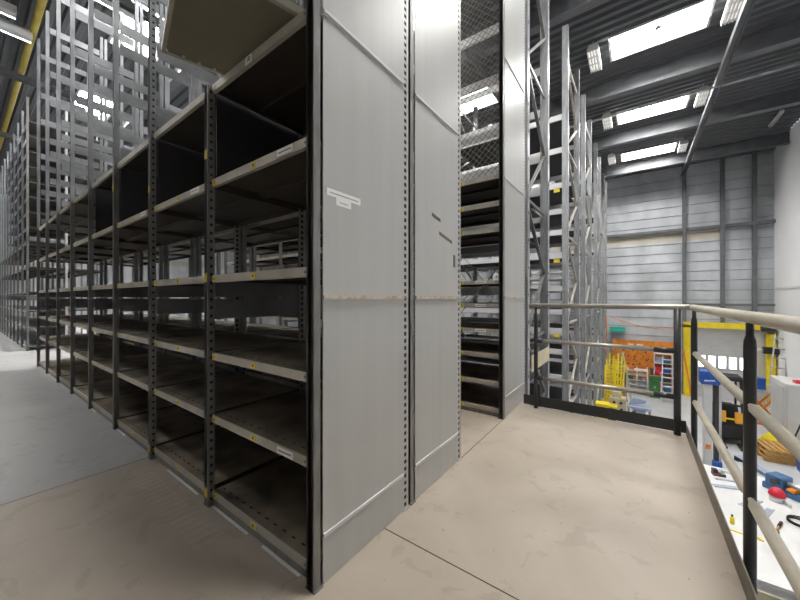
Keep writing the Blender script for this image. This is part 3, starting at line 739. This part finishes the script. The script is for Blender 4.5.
# forklift
t = thing('forklift', 'black and yellow forklift truck parked before the roller door', 'forklift', (2.40, 14.9, FL))
MB().prism([(-.55, .18), (.75, .18), (.75, .95), (.45, 1.05), (.1, .55), (-.55, .5)], 0, -.36, .36).build('body', 'black', t, bevel=.03)
MB().box(-.30, -.60, .22, .30, -.4, .62).build('front_plate', 'black', t, bevel=.02)
for s_ in (-1, 1):
    MB().box(s_ * .30 - .05, -.66, .05, s_ * .30 + .05, -.56, 2.10).build('mast', 'black', t)
    MB().box(s_ * .19 - .05, -1.15, .04, s_ * .19 + .05, -.62, .09).build('fork', 'black', t)
    MB().box(s_ * .22 - .12, -.69, .72, s_ * .22 + .12, -.62, 1.05).build('side_cover', 'amber', t)
    for y in (-.4, .5): MB().tube([(s_ * .36 - .06, y, .2), (s_ * .36 + .06, y, .2)], .2, 18).build('wheel', 'rubber', t)
    MB().bar((s_ * .33, -.35, .5), (s_ * .31, -.15, 2.02), .05, .05).bar((s_ * .33, .6, .95), (s_ * .31, .45, 2.02), .05, .05).build('guard_post', 'black', t)
MB().box(-.25, -.62, 2.0, .25, -.57, 2.08).box(-.25, -.63, 1.22, .25, -.58, 1.28).build('mast_tie', 'black', t)
MB().box(-.36, -.2, 2.0, .36, .5, 2.05).build('overhead_guard', 'black', t); MB().box(-.22, .0, .62, .22, .4, 1.1).build('seat', 'rubber', t, bevel=.04)
MB().box(-.1, -.61, .78, .1, -.60, .84).build('badge', 'yellow', t)
# pallets
pal0 = None
for i, lb in enumerate(('lowest wooden pallet of the stack behind the right railing', 'middle wooden pallet of the stack behind the right railing', 'topmost wooden pallet of the stack behind the right railing')):
    if pal0 is None:
        t = pal0 = thing('wooden_pallet', lb, 'pallet', (3.22, 13.9, FL), .15, 'stacked wooden pallets')
        for k_ in range(3): MB().box(-.33, -.42 + k_ * .37, 0, .33, -.32 + k_ * .37, .09).build('runner', 'wood', t)
        for k_ in range(5): MB().box(-.33 + k_ * .14, -.45, .09, -.23 + k_ * .14, .45, .115).build('board', 'wood', t)
    else:
        t = dup(pal0, None, (3.22 + .03 * i, 13.9, FL + .1155 * i)); t['label'] = lb
# orange scissor table behind
t = thing('scissor_lift_table', 'orange scissor lift table folded half open behind the stacked pallets', 'lift table', (3.75, 17.6, FL))
for y in (-.3, .3):
    MB().bar((-.35, y, .1), (.4, y, 1.15), .05, .09, up=(0, 1, 0)).build('arm', 'orange', t); MB().bar((.4, y + .06, .1), (-.35, y + .06, 1.15), .05, .09, up=(0, 1, 0)).build('arm', 'orange', t)
MB().box(-.45, -.42, 0, .5, .42, .08).build('base', 'orange', t); MB().box(-.45, -.42, 1.15, .5, .42, 1.24).build('platform', 'alu', t)
tag(MB().box(3.55, 17.4, FL + 1.24, 3.85, 17.7, FL + 1.6).box(3.54, 17.39, FL + 1.6, 3.86, 17.71, FL + 1.64).build('blue_crate', 'blue'), 'blue crate on top of the orange scissor lift table', 'crate')
# ladder and bracket by the white wall
step_ladder('leaning_ladder', 'aluminium ladder leaning on the right leg of the yellow door frame', (4.42, 18.9, FL), -.45, 3.1, .45, 'alu', 8, .25, False)
t = thing('door_motor', 'black door motor box on the right leg of the yellow frame', 'motor', (4.60, 20.05, -.95)); MB().box(-.25, -.1, -.14, .2, .1, .14).build('body', 'black', t, bevel=.02); MB().tube([(-.25, 0, 0), (-.4, 0, 0)], .07, 10).build('shaft', 'alu', t)
t = thing('door_drum', 'dark drum at the upper right corner of the yellow frame', 'machine', (4.55, 20.05, -.05)); MB().tube([(-.25, 0, 0), (.15, 0, 0)], .12, 12).build('drum', 'black', t); MB().box(-.05, -.1, -.2, .12, .1, .2).build('bracket', 'ink', t)
# light grey cabinet
t = thing('machine_cabinet', 'large light grey machine cabinet against the white right wall', 'cabinet', (4.32, 15.95, FL))
MB().box(-.48, -.55, 0, .42, .9, 1.85).build('body', 'cabinet_white', t, bevel=.015)
dr = MB().box(-.44, -.57, .1, .38, -.55, 1.75).build('door', 'cabinet_white', t); MB().box(.0, -.60, 1.0, .22, -.57, 1.06).build('handle', 'alu', dr)
sd = MB().box(-.50, -.4, .1, -.48, .25, 1.75).build('side_door', 'cabinet_white', t)
MB().box(-.49, -.56, 1.85, .43, .91, 1.89).build('top', 'white', t)
tag(MB().box(4.1, 15.65, FL + 1.89, 4.3, 15.9, FL + 1.97).box(4.12, 15.68, FL + 1.97, 4.2, 15.75, FL + 2.0).build('small_red_box', 'red'), 'small red box on top of the light grey machine cabinet', 'box')
t = thing('wall_box', 'brown box with black cap on the white wall above the machine cabinet', 'box', (4.72, 16.6, -.68)); MB().box(-.12, -.4, -.7, .06, .2, .75).build('body', 'plank', t); MB().box(-.16, -.44, .75, .07, .24, .9).build('cap', 'ink', t)
t = thing('pallet_truck', 'yellow pallet truck beside the light grey machine cabinet', 'pallet truck', (3.62, 14.95, FL), .3)
MB().prism([(-.35, .05), (.35, .05), (.30, .34), (-.1, .44), (-.35, .2)], 1, -.25, .25).build('body', 'yellow', t, bevel=.03)
for s_ in (-1, 1): MB().box(-.75, s_ * .18 - .07, .08, -.3, s_ * .18 + .07, .14).build('fork', 'yellow', t)
MB().tube([(.25, -.1, .1), (.25, .1, .1)], .1, 12).build('wheel', 'rubber', t); MB().tube([(.3, 0, .3), (.5, 0, .9)], .02, 8).build('tiller', 'black', t)
t = thing('blue_bin', 'blue bin standing in front of the yellow pallet truck', 'bin', (3.68, 13.1, FL)); MB().prism([(-.17, 0), (.17, 0), (.21, .70), (-.21, .70)], 1, -.2, .2).build('body', 'blue', t); MB().box(-.22, -.22, .68, .22, .22, .74).build('rim', 'blue', t)

# white worktable with machines close below the right railing
TZ = FL + .85
t = thing('worktable', 'long white worktable covered with tools below the right railing', 'table', (1.75, 8.9, FL))
MB().box(-.75, -2.6, .81, .95, 1.05, .85).build('tabletop', 'white', t)
for x in (-.65, .85):
    for y in (-2.5, .95): MB().box(x - .04, y - .04, 0, x + .04, y + .04, .81).build('leg', 'alu', t)
def on_table(name, label, cat, x, y, rz=0, group=None): return thing(name, label, cat, (x, y, TZ), rz, group)
t = on_table('red_motor', 'red domed motor on the white worktable', 'motor', 2.12, 8.95, .3)
m = MB(); rr = []; pp = []
for i in range(9):
    u = i / 8; pp.append((0, 0, .10 + .14 * u)); rr.append(.115 * math.sqrt(max(.01, 1 - (u * .98) ** 2)))
m.tube(pp, rr, 18); m.build('dome', 'red', t); MB().tube([(0, 0, 0), (0, 0, .10)], .10, 18).build('base', 'alu', t); MB().tube([(.05, -.1, .04), (.05, -.22, .04)], .03, 10).build('spout', 'alu', t)
t = on_table('blue_machine', 'blue grey cast machine beside the red motor on the worktable', 'machine', 2.42, 9.25, -.75)
MB().box(-.42, -.12, 0, .42, .12, .12).build('bed', 'steel_blue', t, bevel=.02); MB().box(-.36, -.15, .12, -.1, .15, .32).build('head', 'steel_blue', t, bevel=.03); MB().box(.12, -.1, .12, .34, .1, .26).build('tailstock', 'steel_blue', t, bevel=.02)
MB().tube([(-.1, 0, .22), (.14, 0, .22)], .04, 12).build('spindle', 'alu', t); MB().box(-.05, -.13, .13, .06, .13, .18).build('carriage', 'orange', t); MB().tube([(-.2, -.15, .22), (-.2, -.19, .22)], .06, 14).build('dial', 'ink', t)
t = on_table('cable_coil', 'coil of black cable lying on the worktable', 'cable', 2.2, 8.25)
for k_ in range(3):
    pp = [(math.cos(2 * PI * i / 24) * (.13 + .02 * k_) + .02 * k_, math.sin(2 * PI * i / 24) * (.13 + .015 * k_), .015 + .016 * k_) for i in range(25)]
    MB().tube(pp, .009, 6).build('loop', 'rubber', t)
t = on_table('hand_brush', 'black and orange hand brush on the worktable', 'brush', 1.86, 7.82, -1.95)
MB().tube([(-.26, 0, .03), (-.08, 0, .03)], .022, 10).build('grip', 'black', t); MB().tube([(-.08, 0, .03), (.16, 0, .03)], .016, 10).build('handle', 'wood', t); MB().box(.16, -.04, .002, .27, .04, .06).build('head', 'black', t)
for (x, y, rz, L_, w, lb) in ((1.60, 9.35, .25, .55, .07, 'grey metal profile lying at the left of the worktable'), (1.70, 8.55, .9, .50, .10, 'grey flat bar lying in the middle of the worktable'), (1.72, 9.70, -.3, .42, .06, 'short grey profile lying behind the red motor'), (1.45, 9.0, .35, .42, .13, 'pale grey plate lying at the left edge of the worktable'), (1.80, 8.2, 1.15, .7, .09, 'long grey flat bar lying before the red motor')):
    o = on_table('metal_profile', lb, 'metal bar', x, y, rz, 'metal profiles on the worktable'); MB().box(-L_ / 2, -w / 2, 0, L_ / 2, w / 2, .008).build('web', 'bluegrey', o); MB().box(-L_ / 2, -w / 2, .008, L_ / 2, -w / 2 + .008, .03).build('flange', 'alu', o)
t = on_table('bench_vice', 'small dark bench vice at the left end of the worktable', 'vice', 1.42, 9.5, .2); MB().box(-.1, -.06, 0, .1, .06, .05).box(-.1, -.05, .05, -.02, .05, .13).build('body', 'ink', t); MB().box(.03, -.05, .05, .08, .05, .13).build('jaw', 'alu', t); MB().tube([(.08, 0, .08), (.2, 0, .08)], .012, 8).build('screw', 'alu', t); MB().box(-.1, -.062, .02, .0, -.06, .045).build('plate', 'red', t)
t = on_table('folding_rule', 'yellow folding rule lying near the right railing post', 'rule', 1.42, 7.35, -.15)
MB().box(-.18, -.012, 0, .18, .012, .012).build('segment', 'yellow', t); MB().bar((.18, 0, .006), (.05, .12, .006), .02, .012).build('segment', 'yellow', t)
t = on_table('glue_bottle', 'small yellow bottle standing left on the worktable', 'bottle', 1.30, 7.6); MB().tube([(0, 0, 0), (0, 0, .10), (0, 0, .12)], [.03, .03, .014], 12).build('body', 'yellow', t); MB().tube([(0, 0, .12), (0, 0, .15)], .014, 10).build('cap', 'ink', t)
t = thing('olive_chest', 'dull olive chest with a pale rim below the bottom right of the railing', 'chest', (1.45, 5.45, FL)); MB().box(-.55, -.5, 0, .62, .5, .86).build('body', 'olive', t); MB().box(-.57, -.52, .86, .64, .52, .90).build('lid', 'olive', t); MB().box(-.57, .50, .87, .64, .53, .915).build('rim', 'rail_beige', t)
t = thing('floor_board', 'grey board leaning low on the hall floor behind the worktable', 'board', (2.62, 12.6, FL), .5); MB().bar((0, -.55, .06), (0, .55, .14), .20, .02).build('board', 'bluegrey', t); MB().box(-.1, .45, 0, .1, .55, .12).build('rest', 'ink', t)
